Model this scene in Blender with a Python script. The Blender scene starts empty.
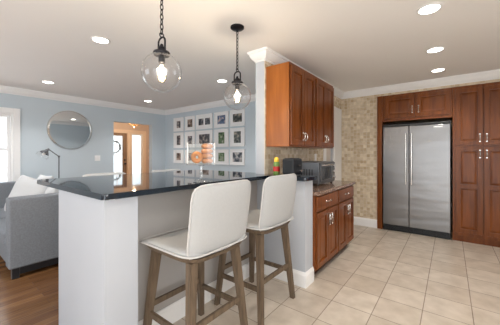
import bpy, bmesh, math, random
from mathutils import Vector, Matrix
random.seed(7)
PI = math.pi
sc = bpy.context.scene
C = sc.collection

# ------------------------------------------------------------------ camera
YAW = math.radians(37.9)
cam_d = bpy.data.cameras.new('camera')
cam = bpy.data.objects.new('camera', cam_d); C.objects.link(cam)
cam.location = (0, 0, 1.29)
cam.rotation_euler = (PI/2, 0, YAW)
cam_d.sensor_width = 36
cam_d.lens = 257/500*36
cam_d.shift_y = -8.5/500
cam_d.clip_start = 0.05
sc.camera = cam
# ------------------------------------------------------------------ world, lights, exposure
w = bpy.data.worlds.new('sky'); sc.world = w; w.use_nodes = True
bg = w.node_tree.nodes['Background']
bg.inputs['Color'].default_value = (0.86, 0.94, 1.0, 1)
bg.inputs['Strength'].default_value = 1.0
sc.view_settings.view_transform = 'Standard'
sc.view_settings.look = 'None'
sc.view_settings.gamma = 1
sc.view_settings.use_curve_mapping = False
sc.view_settings.exposure = 0.98

def area(name, loc, target, sx, sy, power, col):
    d = bpy.data.lights.new(name, 'AREA'); d.shape = 'RECTANGLE'; d.size = sx; d.size_y = sy
    d.energy = power; d.color = col
    o = bpy.data.objects.new(name, d); C.objects.link(o); o.location = loc
    o.rotation_euler = (Vector(target)-Vector(loc)).to_track_quat('-Z', 'Y').to_euler()
    return o
area('daylight_kitchen_side', (2.15, -0.4, 1.45), (0, -0.4, 1.35), 2.6, 1.7, 29, (1.0, 0.97, 0.94))
area('daylight_patio_door', (0.3, -2.55, 1.15), (0.3, 0, 1.15), 2.6, 2.1, 13, (1.0, 0.97, 0.94))
area('daylight_living_back', (-3.6, -2.55, 1.5), (-3.6, 0, 1.5), 2.4, 1.5, 22, (0.88, 0.95, 1.0))
area('daylight_living_side', (-7.6, 0.2, 1.6), (-3, 0.42, 1.2), 3.4, 2.8, 75, (0.9, 0.96, 1.0))

sd = bpy.data.lights.new('bounce_sun', 'SUN'); sd.energy = 9; sd.angle = 0.02; sd.color = (1, 0.96, 0.9)
so = bpy.data.objects.new('bounce_sun', sd); C.objects.link(so); so.location = (2, -6, 8)
so.rotation_euler = Vector((-0.25, 0.60, -0.76)).to_track_quat('-Z', 'Y').to_euler()   # added so floor bounce lifts the ceiling; enters through openings behind the camera

# ------------------------------------------------------------------ materials
def newmat(name):
    m = bpy.data.materials.new(name); m.use_nodes = True
    nt = m.node_tree; b = nt.nodes['Principled BSDF']
    return m, nt, b
def N(nt, t, **k):
    n = nt.nodes.new(t)
    for a, v in k.items(): setattr(n, a, v)
    return n
def rgba(c): return (c[0], c[1], c[2], 1)
def plain(name, col, rough=0.5, metal=0.0, var=0.04, vscale=30, bump=0.0, bscale=200, ior=None):
    m, nt, b = newmat(name)
    tc = N(nt, 'ShaderNodeTexCoord'); nz = N(nt, 'ShaderNodeTexNoise')
    nz.inputs['Scale'].default_value = vscale
    nt.links.new(tc.outputs['Object'], nz.inputs['Vector'])
    mx = N(nt, 'ShaderNodeMix', data_type='RGBA')
    mx.inputs[6].default_value = rgba([max(0, x*(1-var)) for x in col])
    mx.inputs[7].default_value = rgba([min(1, x*(1+var)) for x in col])
    nt.links.new(nz.outputs[0], mx.inputs[0]); nt.links.new(mx.outputs[2], b.inputs['Base Color'])
    b.inputs['Roughness'].default_value = rough; b.inputs['Metallic'].default_value = metal
    if ior: b.inputs['IOR'].default_value = ior
    if bump:
        n2 = N(nt, 'ShaderNodeTexNoise'); n2.inputs['Scale'].default_value = bscale
        nt.links.new(tc.outputs['Object'], n2.inputs['Vector'])
        bp = N(nt, 'ShaderNodeBump'); bp.inputs['Strength'].default_value = bump; bp.inputs['Distance'].default_value = 0.002
        nt.links.new(n2.outputs[0], bp.inputs['Height']); nt.links.new(bp.outputs[0], b.inputs['Normal'])
    return m
def wood(name, c1, c2, rough=0.35, stretch=(14, 14, 1.2), det=4):
    m, nt, b = newmat(name)
    tc = N(nt, 'ShaderNodeTexCoord'); mp = N(nt, 'ShaderNodeMapping'); mp.inputs['Scale'].default_value = stretch
    nz = N(nt, 'ShaderNodeTexNoise'); nz.inputs['Scale'].default_value = 1.6; nz.inputs['Detail'].default_value = det
    nz.inputs['Distortion'].default_value = 0.6
    nt.links.new(tc.outputs['Object'], mp.inputs[0]); nt.links.new(mp.outputs[0], nz.inputs['Vector'])
    r = N(nt, 'ShaderNodeValToRGB'); r.color_ramp.elements[0].color = rgba(c1); r.color_ramp.elements[1].color = rgba(c2)
    r.color_ramp.elements[0].position = 0.3; r.color_ramp.elements[1].position = 0.72
    nt.links.new(nz.outputs[0], r.inputs[0]); nt.links.new(r.outputs[0], b.inputs['Base Color'])
    b.inputs['Roughness'].default_value = rough; b.inputs['Specular IOR Level'].default_value = 0.32
    return m
def bricky(name, axes, shift, bw, rh, mortar, c1, c2, cm, offset=0.0, rough=0.4, noise=0.25, nscale=3.0, bump=0.3, nstretch=(1, 1, 1), freq=2, rmort=0.8):
    """tiles laid along two world axes"""
    m, nt, b = newmat(name)
    tc = N(nt, 'ShaderNodeTexCoord'); sp = N(nt, 'ShaderNodeSeparateXYZ'); cb = N(nt, 'ShaderNodeCombineXYZ')
    nt.links.new(tc.outputs['Object'], sp.inputs[0])
    for i, a in enumerate(axes):
        ad = N(nt, 'ShaderNodeMath', operation='ADD'); ad.inputs[1].default_value = shift[i]
        nt.links.new(sp.outputs[a], ad.inputs[0]); nt.links.new(ad.outputs[0], cb.inputs[i])
    br = N(nt, 'ShaderNodeTexBrick'); br.offset = offset; br.offset_frequency = freq; br.squash = 1.0
    br.inputs['Scale'].default_value = 1.0; br.inputs['Brick Width'].default_value = bw; br.inputs['Row Height'].default_value = rh
    br.inputs['Mortar Size'].default_value = mortar; br.inputs['Mortar Smooth'].default_value = 0.1
    br.inputs['Color1'].default_value = rgba(c1); br.inputs['Color2'].default_value = rgba(c2); br.inputs['Mortar'].default_value = rgba(cm)
    nt.links.new(cb.outputs[0], br.inputs['Vector'])
    mp = N(nt, 'ShaderNodeMapping'); mp.inputs['Scale'].default_value = nstretch
    nt.links.new(cb.outputs[0], mp.inputs[0])
    nz = N(nt, 'ShaderNodeTexNoise'); nz.inputs['Scale'].default_value = nscale; nz.inputs['Detail'].default_value = 5
    nt.links.new(mp.outputs[0], nz.inputs['Vector'])
    r = N(nt, 'ShaderNodeValToRGB')
    r.color_ramp.elements[0].color = (1-noise, 1-noise*1.1, 1-noise*1.25, 1); r.color_ramp.elements[1].color = (1, 1, 1, 1)
    r.color_ramp.elements[0].position = 0.3; r.color_ramp.elements[1].position = 0.65
    nt.links.new(nz.outputs[0], r.inputs[0])
    mx = N(nt, 'ShaderNodeMix', data_type='RGBA', blend_type='MULTIPLY'); mx.inputs[0].default_value = 1
    nt.links.new(br.outputs['Color'], mx.inputs[6]); nt.links.new(r.outputs[0], mx.inputs[7])
    nt.links.new(mx.outputs[2], b.inputs['Base Color'])
    mr = N(nt, 'ShaderNodeMapRange'); mr.inputs[3].default_value = rough; mr.inputs[4].default_value = rmort
    nt.links.new(br.outputs['Fac'], mr.inputs[0]); nt.links.new(mr.outputs[0], b.inputs['Roughness'])
    if bump:
        bp = N(nt, 'ShaderNodeBump'); bp.invert = True; bp.inputs['Strength'].default_value = bump; bp.inputs['Distance'].default_value = 0.003
        nt.links.new(br.outputs['Fac'], bp.inputs['Height']); nt.links.new(bp.outputs[0], b.inputs['Normal'])
    return m
def thin_glass(name, tint=(1, 1, 1), ior=1.5, rough=0.0):
    m, nt, b = newmat(name); nt.nodes.remove(b)
    out = nt.nodes['Material Output']
    tr = N(nt, 'ShaderNodeBsdfTransparent'); tr.inputs[0].default_value = rgba(tint)
    gl = N(nt, 'ShaderNodeBsdfGlossy'); gl.inputs['Roughness'].default_value = rough
    lw = N(nt, 'ShaderNodeLayerWeight'); lw.inputs[0].default_value = 0.5
    pw = N(nt, 'ShaderNodeMath', operation='POWER'); pw.inputs[1].default_value = 5
    fr = N(nt, 'ShaderNodeMapRange'); f0 = ((ior-1)/(ior+1))**2; fr.inputs[3].default_value = f0; fr.inputs[4].default_value = 1
    nt.links.new(lw.outputs['Facing'], pw.inputs[0]); nt.links.new(pw.outputs[0], fr.inputs[0])
    mx = N(nt, 'ShaderNodeMixShader')
    nt.links.new(fr.outputs[0], mx.inputs[0]); nt.links.new(tr.outputs[0], mx.inputs[1]); nt.links.new(gl.outputs[0], mx.inputs[2])
    nt.links.new(mx.outputs[0], out.inputs[0])
    return m
def emit(name, col, s):
    m, nt, b = newmat(name)
    b.inputs['Base Color'].default_value = rgba(col); b.inputs['Emission Color'].default_value = rgba(col); b.inputs['Emission Strength'].default_value = s
    return m
def speckle(name, base, fleck, amount, rough, scale=220, ior=1.5):
    m, nt, b = newmat(name)
    tc = N(nt, 'ShaderNodeTexCoord'); v = N(nt, 'ShaderNodeTexNoise'); v.inputs['Scale'].default_value = scale; v.inputs['Detail'].default_value = 3
    nt.links.new(tc.outputs['Object'], v.inputs['Vector'])
    r = N(nt, 'ShaderNodeValToRGB'); r.color_ramp.elements[0].color = rgba(base); r.color_ramp.elements[1].color = rgba(fleck)
    r.color_ramp.elements[0].position = amount; r.color_ramp.elements[1].position = min(1, amount+0.15)
    nt.links.new(v.outputs[0], r.inputs[0]); nt.links.new(r.outputs[0], b.inputs['Base Color'])
    b.inputs['Roughness'].default_value = rough; b.inputs['IOR'].default_value = ior
    return m
def weave(name, col, scale=420, rough=0.9, var=0.18):
    m, nt, b = newmat(name)
    tc = N(nt, 'ShaderNodeTexCoord'); nz = N(nt, 'ShaderNodeTexNoise'); nz.inputs['Scale'].default_value = scale/6; nz.inputs['Detail'].default_value = 6
    nt.links.new(tc.outputs['Object'], nz.inputs['Vector'])
    mx = N(nt, 'ShaderNodeMix', data_type='RGBA')
    mx.inputs[6].default_value = rgba([x*(1-var) for x in col]); mx.inputs[7].default_value = rgba([min(1, x*(1+var)) for x in col])
    nt.links.new(nz.outputs[0], mx.inputs[0]); nt.links.new(mx.outputs[2], b.inputs['Base Color'])
    b.inputs['Roughness'].default_value = rough
    bp = N(nt, 'ShaderNodeBump'); bp.inputs['Strength'].default_value = 0.25; bp.inputs['Distance'].default_value = 0.001
    nt.links.new(nz.outputs[0], bp.inputs['Height']); nt.links.new(bp.outputs[0], b.inputs['Normal'])
    return m
def picture(name, c1, c2, c3, seed):
    m, nt, b = newmat(name)
    tc = N(nt, 'ShaderNodeTexCoord'); mp = N(nt, 'ShaderNodeMapping'); mp.inputs['Location'].default_value = (seed*3.7, seed*1.3, seed*2.1)
    nz = N(nt, 'ShaderNodeTexNoise'); nz.inputs['Scale'].default_value = 13; nz.inputs['Detail'].default_value = 2
    nt.links.new(tc.outputs['Object'], mp.inputs[0]); nt.links.new(mp.outputs[0], nz.inputs['Vector'])
    r = N(nt, 'ShaderNodeValToRGB'); e = r.color_ramp.elements
    e[0].color = rgba(c1); e[0].position = 0.38; e[1].color = rgba(c3); e[1].position = 0.68
    k = e.new(0.52); k.color = rgba(c2)
    nt.links.new(nz.outputs[0], r.inputs[0]); nt.links.new(r.outputs[0], b.inputs['Base Color'])
    b.inputs['Roughness'].default_value = 0.3
    return m

M = {}
M['blue'] = plain('blue_wall_paint', (0.53, 0.60, 0.65), 0.75, var=0.015, vscale=3)
M['ceil'] = plain('ceiling_paint', (0.86, 0.85, 0.84), 0.85, var=0.01, vscale=2)
M['knee'] = plain('pale_grey_paint', (0.465, 0.49, 0.535), 0.55, var=0.03, vscale=4)
M['knee_shade'] = plain('shaded_knee_paint', (0.40, 0.385, 0.375), 0.6, var=0.02, vscale=4)  # knee wall colour darkened to paint in the shade under the bar overhang
M['white'] = plain('white_trim_paint', (0.82, 0.82, 0.82), 0.45, var=0.01)
M['plain_wall'] = plain('beige_wall_paint', (0.62, 0.56, 0.5), 0.8, var=0.01)
M['tan'] = plain('tan_wall_paint', (0.58, 0.46, 0.38), 0.8, var=0.06, vscale=6)
M['floor'] = bricky('floor_tile', (0, 1), (0.179, -2.229), 0.322, 0.322, 0.0035, (0.64, 0.57, 0.49), (0.55, 0.475, 0.395), (0.30, 0.245, 0.20), rough=0.3, noise=0.22, nscale=7, bump=0.35)
TA, TB, TM = (0.78, 0.69, 0.54), (0.55, 0.43, 0.29), (0.66, 0.58, 0.46)
M['tile_far'] = bricky('mosaic_far_wall', (0, 2), (0, 0), 0.056, 0.056, 0.003, TA, TB, TM, rough=0.25, noise=0.2, nscale=16, bump=0.4, rmort=0.6)
M['tile_side'] = bricky('mosaic_backsplash', (1, 2), (0, 0), 0.056, 0.056, 0.003, TA, TB, TM, rough=0.25, noise=0.2, nscale=16, bump=0.4, rmort=0.6)
M['oak'] = bricky('oak_floor', (1, 0), (0, 0), 1.1, 0.083, 0.0012, (0.30, 0.15, 0.062), (0.18, 0.082, 0.034), (0.05, 0.02, 0.01), offset=0.37, rough=0.25, noise=0.45, nscale=3, bump=0.15, nstretch=(1.2, 26, 1))
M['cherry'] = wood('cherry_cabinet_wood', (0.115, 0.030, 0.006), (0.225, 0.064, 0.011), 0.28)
M['cherry_lit'] = wood('lit_cherry_panel', (0.255, 0.075, 0.011), (0.36, 0.115, 0.019), 0.3)  # cabinet cherry brightened to paint in the light on the end panel
M['kick'] = plain('dark_toe_kick', (0.06, 0.02, 0.01), 0.6)
M['steel'] = plain('stainless_steel', (0.36, 0.365, 0.375), 0.36, 1.0, var=0.03, vscale=2)
def brushed(name, col, rough):
    m, nt, b = newmat(name)
    tc = N(nt, 'ShaderNodeTexCoord'); mp = N(nt, 'ShaderNodeMapping'); mp.inputs['Scale'].default_value = (1.1, 1, 4.5)
    nz = N(nt, 'ShaderNodeTexNoise'); nz.inputs['Scale'].default_value = 1.3; nz.inputs['Detail'].default_value = 1
    nt.links.new(tc.outputs['Object'], mp.inputs[0]); nt.links.new(mp.outputs[0], nz.inputs['Vector'])
    bp = N(nt, 'ShaderNodeBump'); bp.inputs['Strength'].default_value = 0.5; bp.inputs['Distance'].default_value = 0.02
    nt.links.new(nz.outputs[0], bp.inputs['Height']); nt.links.new(bp.outputs[0], b.inputs['Normal'])
    b.inputs['Base Color'].default_value = rgba(col); b.inputs['Metallic'].default_value = 1; b.inputs['Roughness'].default_value = rough
    return m
M['fridge'] = brushed('brushed_fridge_steel', (0.255, 0.255, 0.26), 0.31)
M['chrome'] = plain('polished_metal', (0.75, 0.74, 0.72), 0.15, 1.0, var=0.01)
M['black'] = plain('black_plastic', (0.012, 0.013, 0.016), 0.35)
M['toaster_black'] = plain('blue_black_plastic', (0.006, 0.009, 0.014), 0.6)
M['iron'] = plain('dark_bronze_metal', (0.02, 0.02, 0.025), 0.4, 0.7)
M['granite'] = speckle('black_granite', (0.007, 0.014, 0.024), (0.07, 0.10, 0.13), 0.62, 0.035, ior=1.6)
M['granite_brown'] = speckle('brown_granite', (0.15, 0.085, 0.06), (0.40, 0.28, 0.21), 0.48, 0.12, scale=60)
M['uphol'] = weave('off_white_upholstery', (0.395, 0.40, 0.403), var=0.05)
M['piping'] = plain('light_piping', (0.50, 0.49, 0.48), 0.8)
M['stoolwood'] = wood('weathered_oak', (0.085, 0.058, 0.038), (0.16, 0.115, 0.076), 0.5, (30, 30, 2.5))
M['sofa'] = weave('grey_sofa_fabric', (0.185, 0.20, 0.222), var=0.28)
M['pillow'] = weave('white_pillow_fabric', (0.58, 0.59, 0.60), var=0.06)
M['glass'] = thin_glass('clear_glass')
M['pane'] = thin_glass('window_glass', (0.97, 0.98, 0.98))
M['acrylic'] = thin_glass('clear_acrylic', (0.97, 0.98, 0.98), 1.5)
M['stemglass'] = thin_glass('cut_glass_stem', (0.96, 0.97, 0.97), 2.6, 0.1)
M['mirror'] = plain('mirror_silver', (0.9, 0.92, 0.92), 0.01, 1.0, var=0.0)
M['bulb'] = emit('glowing_filament', (1.0, 0.84, 0.6), 16)
M['bulb_glass'] = thin_glass('bulb_glass', (1, 0.95, 0.85))
M['can'] = emit('downlight_lens', (1.0, 0.95, 0.86), 6)
M['candle'] = emit('chandelier_shade_glow', (1.0, 0.8, 0.5), 1.6)
M['bagel'] = plain('baked_crust', (0.50, 0.19, 0.055), 0.45, var=0.35, vscale=22)
M['brass'] = plain('antique_brass', (0.35, 0.19, 0.07), 0.3, 0.9)
M['doorwood'] = wood('taupe_door_wood', (0.20, 0.13, 0.09), (0.30, 0.21, 0.15), 0.4)
M['casing_tan'] = plain('tan_casing', (0.72, 0.58, 0.46), 0.5)
M['wreath'] = plain('wreath_leaves', (0.10, 0.10, 0.08), 0.8, var=0.5, vscale=40)
M['red'] = plain('red_label', (0.55, 0.02, 0.02), 0.4)
M['yellow'] = plain('yellow_cap', (0.85, 0.55, 0.06), 0.4)
M['green'] = plain('green_label', (0.14, 0.26, 0.06), 0.4)
M['ovenglass'] = plain('dark_oven_glass', (0.01, 0.01, 0.012), 0.08)
M['oven'] = plain('grey_brushed_metal', (0.13, 0.135, 0.145), 0.4, 0.6)

# ------------------------------------------------------------------ mesh helpers
def B(): return bmesh.new()
def box(bm, a, b, bev=0.0, seg=2, mtx=None):
    a = Vector(a); b = Vector(b); lo = Vector([min(a[i], b[i]) for i in range(3)]); hi = Vector([max(a[i], b[i]) for i in range(3)])
    r = bmesh.ops.create_cube(bm, size=1.0); vs = r['verts']
    for v in vs: v.co = Vector([lo[i]+(v.co[i]+0.5)*(hi[i]-lo[i]) for i in range(3)])
    if bev > 0:
        es = list({e for v in vs for e in v.link_edges})
        q = bmesh.ops.bevel(bm, geom=es, offset=bev, segments=seg, profile=0.5, affect='EDGES')
        vs = list({v for f in q['faces'] for v in f.verts} | {v for v in vs if v.is_valid})
    if mtx is not None:
        for v in vs: v.co = mtx @ v.co
    return vs
def ring(bm, cen, ax1, ax2, r1, r2, seg):
    return [bm.verts.new(cen+ax1*math.cos(2*PI*i/seg)*r1+ax2*math.sin(2*PI*i/seg)*r2) for i in range(seg)]
def bridge(bm, r1, r2):
    n = len(r1)
    for i in range(n): bm.faces.new((r1[i], r1[(i+1) % n], r2[(i+1) % n], r2[i]))
def frame_of(d):
    d = d.normalized(); u = Vector((0, 0, 1)) if abs(d.z) < 0.9 else Vector((1, 0, 0))
    a = d.cross(u).normalized(); return a, a.cross(d).normalized()
def tube(bm, pts, r, seg=8, closed=False, caps=True):
    pts = [Vector(p) for p in pts]; n = len(pts); rs = r if isinstance(r, (list, tuple)) else [r]*n; rings = []
    a0 = None
    for i, p in enumerate(pts):
        if closed: d = pts[(i+1) % n]-pts[i-1]
        else: d = pts[min(i+1, n-1)]-pts[max(i-1, 0)]
        d.normalize()
        if a0 is None: a, b = frame_of(d)
        else:
            a = (a0-d*a0.dot(d)).normalized(); b = a.cross(d).normalized()
        a0 = a
        rings.append(ring(bm, p, a, b, rs[i], rs[i], seg))
    for i in range(n-1): bridge(bm, rings[i], rings[i+1])
    if closed: bridge(bm, rings[-1], rings[0])
    elif caps:
        bm.faces.new(rings[0][::-1]); bm.faces.new(rings[-1])
def lathe(bm, prof, cen=(0, 0, 0), seg=24, closed=False, mtx=None):
    cen = Vector(cen); rings = []; new = []
    for r, z in prof:
        if r < 1e-5:
            v = bm.verts.new(cen+Vector((0, 0, z))); rings.append([v]); new.append(v)
        else:
            rr = ring(bm, cen+Vector((0, 0, z)), Vector((1, 0, 0)), Vector((0, 1, 0)), r, r, seg); rings.append(rr); new += rr
    pairs = list(zip(rings, rings[1:])) + ([(rings[-1], rings[0])] if closed else [])
    for p, q in pairs:
        if len(p) == 1 and len(q) == 1: continue
        if len(p) == 1:
            for i in range(seg): bm.faces.new((p[0], q[(i+1) % seg], q[i]))
        elif len(q) == 1:
            for i in range(seg): bm.faces.new((p[i], p[(i+1) % seg], q[0]))
        else: bridge(bm, p, q)
    if mtx is not None:
        for v in new: v.co = mtx @ v.co
def prism(bm, poly, z0, z1, bev=0.0):
    b = [bm.verts.new((x, y, z0)) for x, y in poly]; t = [bm.verts.new((x, y, z1)) for x, y in poly]
    n = len(poly); fs = [bm.faces.new(b[::-1]), bm.faces.new(t)]
    for i in range(n): fs.append(bm.faces.new((b[i], b[(i+1) % n], t[(i+1) % n], t[i])))
    if bev:
        es = list({e for f in fs[:2] for e in f.edges})
        bmesh.ops.bevel(bm, geom=es, offset=bev, segments=2, profile=0.5, affect='EDGES')
def torus(bm, cen, R, r, n=16, seg=6, ax=(0, 0, 1), sx=1.0, sy=1.0):
    a, b = frame_of(Vector(ax)); cen = Vector(cen)
    tube(bm, [cen+a*math.cos(2*PI*i/n)*R*sx+b*math.sin(2*PI*i/n)*R*sy for i in range(n)], r, seg, closed=True)
def shell(bm, fn, nu, nv):
    """closed solid from fn(u,v,side)->Vector, side 0/1"""
    g = [[[bm.verts.new(fn(i/nu, j/nv, s)) for j in range(nv+1)] for i in range(nu+1)] for s in (0, 1)]
    for i in range(nu):
        for j in range(nv):
            q = (g[0][i][j], g[0][i+1][j], g[0][i+1][j+1], g[0][i][j+1]); bm.faces.new(q)
            q = (g[1][i][j], g[1][i][j+1], g[1][i+1][j+1], g[1][i+1][j]); bm.faces.new(q)
    for i in range(nu):
        bm.faces.new((g[0][i][0], g[1][i][0], g[1][i+1][0], g[0][i+1][0])); bm.faces.new((g[0][i][nv], g[0][i+1][nv], g[1][i+1][nv], g[1][i][nv]))
    for j in range(nv):
        bm.faces.new((g[0][0][j], g[0][0][j+1], g[1][0][j+1], g[1][0][j])); bm.faces.new((g[0][nu][j], g[1][nu][j], g[1][nu][j+1], g[0][nu][j+1]))
def obj(name, bm, mat, parent=None, smooth=False, loc=(0, 0, 0), subsurf=0):
    bmesh.ops.recalc_face_normals(bm, faces=bm.faces[:])
    me = bpy.data.meshes.new(name); bm.to_mesh(me); bm.free()
    if smooth:
        for p in me.polygons: p.use_smooth = True
        try: me.set_sharp_from_angle(angle=math.radians(smooth if smooth is not True else 45))
        except Exception: pass
    o = bpy.data.objects.new(name, me); C.objects.link(o); me.materials.append(M[mat] if isinstance(mat, str) else mat)
    if parent: o.parent = parent
    o.location = loc
    if smooth and smooth is not True and smooth <= 40:
        wn = o.modifiers.new('weighted_normals', 'WEIGHTED_NORMAL'); wn.keep_sharp = True; wn.weight = 100
    if subsurf:
        s = o.modifiers.new('sub', 'SUBSURF'); s.levels = subsurf; s.render_levels = subsurf
    return o
def tag(o, label, cat=None, group=None):
    o['label'] = label
    if cat: o['category'] = cat
    if group: o['group'] = group
    return o
def thing(name, label, cat, loc=(0, 0, 0), rz=0.0, group=None):
    o = bpy.data.objects.new(name, None); C.objects.link(o); o.location = loc; o.rotation_euler = (0, 0, rz); o.empty_display_size = 0.1
    return tag(o, label, cat, group)
def struct(name, bm, mat, smooth=False):
    o = obj(name, bm, mat, None, smooth); o['kind'] = 'structure'; return o
def dup(root, loc, label, rz=None):
    r = root.copy(); C.objects.link(r); r.location = loc; r['label'] = label
    if rz is not None: r.rotation_euler = (0, 0, rz)
    for ch in list(root.children):
        c = ch.copy(); C.objects.link(c); c.parent = r
        for g in list(ch.children):
            d = g.copy(); C.objects.link(d); d.parent = c
    return r

# ------------------------------------------------------------------ the setting
H = 2.44
XL, YG, YT = -6.0, 4.03, 4.90          # living wall, gallery wall, tile wall
XR, YB = 2.0, -2.4
bm = B(); box(bm, (-1.9, YB-0.1, -0.1), (XR+0.1, 5.6, 0)); struct('floor', bm, 'floor')
bm = B(); box(bm, (-9.3, YB-0.1, -0.1), (-1.9, 5.9, 0)); struct('floor.001', bm, 'oak')
bm = B(); box(bm, (-9.3, YB-0.1, H), (XR+0.1, 5.9, H+0.1)); struct('ceiling', bm, 'ceil')
# living-room wall with a window hole and the opening to the entrance hall
WY0, WY1, WZ0, WZ1 = -0.15, 1.0, 0.74, 1.995
OY0, OY1, OZ = 2.69, 3.64, 2.03
bm = B(); T = -6.14
box(bm, (T, YB-0.1, 0), (XL, WY0, H)); box(bm, (T, WY0, 0), (XL, WY1, WZ0)); box(bm, (T, WY0, WZ1), (XL, WY1, H))
box(bm, (T, WY1, 0), (XL, OY0, H)); box(bm, (T, OY0, OZ), (XL, OY1, H)); box(bm, (T, OY1, 0), (XL, YG+0.1, H))
struct('wall_left', bm, 'blue')
bm = B(); box(bm, (XL, YG, 0), (-1.74, YG+0.06, H)); struct('wall_back', bm, 'blue')
# dividing wall between living room and kitchen (blue-grey towards the living room, tiled kitchen face)
bm = B(); DY0, DY1, DZ = 4.10, 4.46, 2.04
box(bm, (-1.74, 2.35, 0), (-1.63, DY0, H)); box(bm, (-1.74, DY0, DZ), (-1.63, DY1, H)); box(bm, (-1.74, DY1, 0), (-1.63, 5.0, H))
struct('wall_middle', bm, 'knee')
bm = B(); box(bm, (-1.748, 2.351, 0), (-1.7401, YG-0.001, H)); struct('wall_middle.004', bm, 'blue')
bm = B(); box(bm, (-1.63, 2.352, 0.0), (-1.62, DY0, H)); box(bm, (-1.63, DY0, DZ), (-1.62, DY1, H)); struct('wall_middle.001', bm, 'tile_side')
bm = B(); box(bm, (-1.63, DY1, 0), (-1.62, YT, DZ+0.09)); struct('wall_middle.002', bm, 'white')
bm = B(); box(bm, (-1.63, DY1, DZ+0.09), (-1.62, YT, H)); struct('wall_middle.003', bm, 'tile_side')
bm = B(); box(bm, (-1.63, YT, 0), (-1.0, YT+0.1, H)); box(bm, (-1.0, YT, 2.285), (0.72, YT+0.1, H)); struct('wall_far', bm, 'tile_far')
bm = B(); box(bm, (0.72, YT, 0), (XR, YT+0.1, H)); box(bm, (-1.1, 5.5, 0), (0.82, 5.6, H)); struct('wall_far.001', bm, 'plain_wall')
bm = B(); box(bm, (XR, YB-0.1, 0), (XR+0.1, -1.7, H)); box(bm, (XR, 0.9, 0), (XR+0.1, 5.0, H)); box(bm, (XR, -1.7, 0), (XR+0.1, 0.9, 0.6)); box(bm, (XR, -1.7, 2.3), (XR+0.1, 0.9, H))
struct('wall_right', bm, 'plain_wall')
bm = B()
for x0, x1, z0, z1 in ((-6.14, -4.8, 0, H), (-4.8, -2.4, 0, 0.75), (-4.8, -2.4, 2.25, H), (-2.4, -1.0, 0, H), (-1.0, 1.6, 2.2, H), (1.6, XR+0.1, 0, H)):
    box(bm, (x0, YB-0.1, z0), (x1, YB, z1))
struct('wall_front', bm, 'plain_wall')
# entrance hall
FX = -9.0; FDY0, FDY1, SY0, SY1 = 3.62, 4.535, 4.63, 5.12
bm = B(); box(bm, (FX-0.15, 2.3, 0), (FX, FDY0, H)); box(bm, (FX-0.15, FDY0, 2.05), (FX, SY1, H)); box(bm, (FX-0.15, FDY1, 0), (FX, SY0, 2.05)); box(bm, (FX-0.15, SY1, 0), (FX, 5.7, H))
struct('wall_hall_back', bm, 'tan')
bm = B(); box(bm, (FX, 5.6, 0), (T, 5.7, H)); struct('wall_hall_right', bm, 'tan')
bm = B(); box(bm, (FX, 2.2, 0), (T, 2.3, H)); struct('wall_hall_left', bm, 'tan')
bm = B(); box(bm, (-6.24, YG+0.1, 0), (-6.14, 5.6, H)); struct('wall_hall_front', bm, 'tan')
# peninsula walls: end panel with a pillar, knee wall, return wall (painted plaster under the bar top)
bm = B()
box(bm, (-2.33, 0.643, 0), (-1.55, 0.843, 1.031)); box(bm, (-2.33, 0.843, 0), (-1.70, 2.349, 1.031)); box(bm, (-1.68, 2.285, 0), (-1.105, 2.46, 1.031))
struct('wall_peninsula', bm, 'knee')
bm = B(); box(bm, (-1.70, 0.843, 0), (-1.68, 2.46, 1.031)); struct('wall_peninsula.001', bm, 'knee_shade')

def sweep(name, path, prof, mat, closed=False):
    """profile (offset to the right-hand side of the path, z) swept with mitres"""
    bm = B(); P = [Vector((x, y)) for x, y in path]; n = len(P); rings = []
    for i in range(n):
        d0 = (P[i]-P[i-1]).normalized() if i else None; d1 = (P[i+1]-P[i]).normalized() if i < n-1 else None
        if d0 is None: nrm = Vector((d1.y, -d1.x))
        elif d1 is None: nrm = Vector((d0.y, -d0.x))
        else:
            n0 = Vector((d0.y, -d0.x)); n1 = Vector((d1.y, -d1.x)); nrm = (n0+n1); nrm = nrm/(nrm.dot(n0))
        rings.append([bm.verts.new((P[i].x+nrm.x*o, P[i].y+nrm.y*o, z)) for o, z in prof])
    for i in range(n-1): bridge(bm, rings[i], rings[i+1])
    bm.faces.new(rings[0][::-1]); bm.faces.new(rings[-1])
    return struct(name, bm, mat)
CR = [(0, 2.325), (0.012, 2.325), (0.014, 2.34), (0.026, 2.348), (0.042, 2.37), (0.056, 2.40), (0.06, 2.412), (0.07, 2.416), (0.072, 2.44), (0, 2.44)]
CR2 = [(o, z if z > 2.43 else z-0.0) for o, z in CR]
sweep('trim_1', [(XL, YB), (XL, YG), (-1.74, YG), (-1.74, 2.35), (-1.62, 2.35), (-1.62, YT), (XR, YT)], CR, 'white')
BP = [(0, 0), (0.016, 0), (0.016, 0.115), (0.010, 0.13), (0.006, 0.145), (0, 0.145)]
sweep('baseboard_left', [(XL, YB), (XL, OY0)], BP, 'white')
sweep('baseboard_left.001', [(XL, OY1), (XL, YG), (-1.748, YG), (-1.748, 2.40)], BP, 'white')
sweep('baseboard_peninsula', [(-1.68, 0.845), (-1.68, 2.285), (-1.105, 2.285), (-1.105, 2.46)], BP, 'white')
sweep('baseboard_far', [(-1.62, YT), (-1.003, YT)], BP, 'white')
sweep('baseboard_hall', [(FX, 5.15), (FX, 5.6)], BP, 'white')

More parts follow.
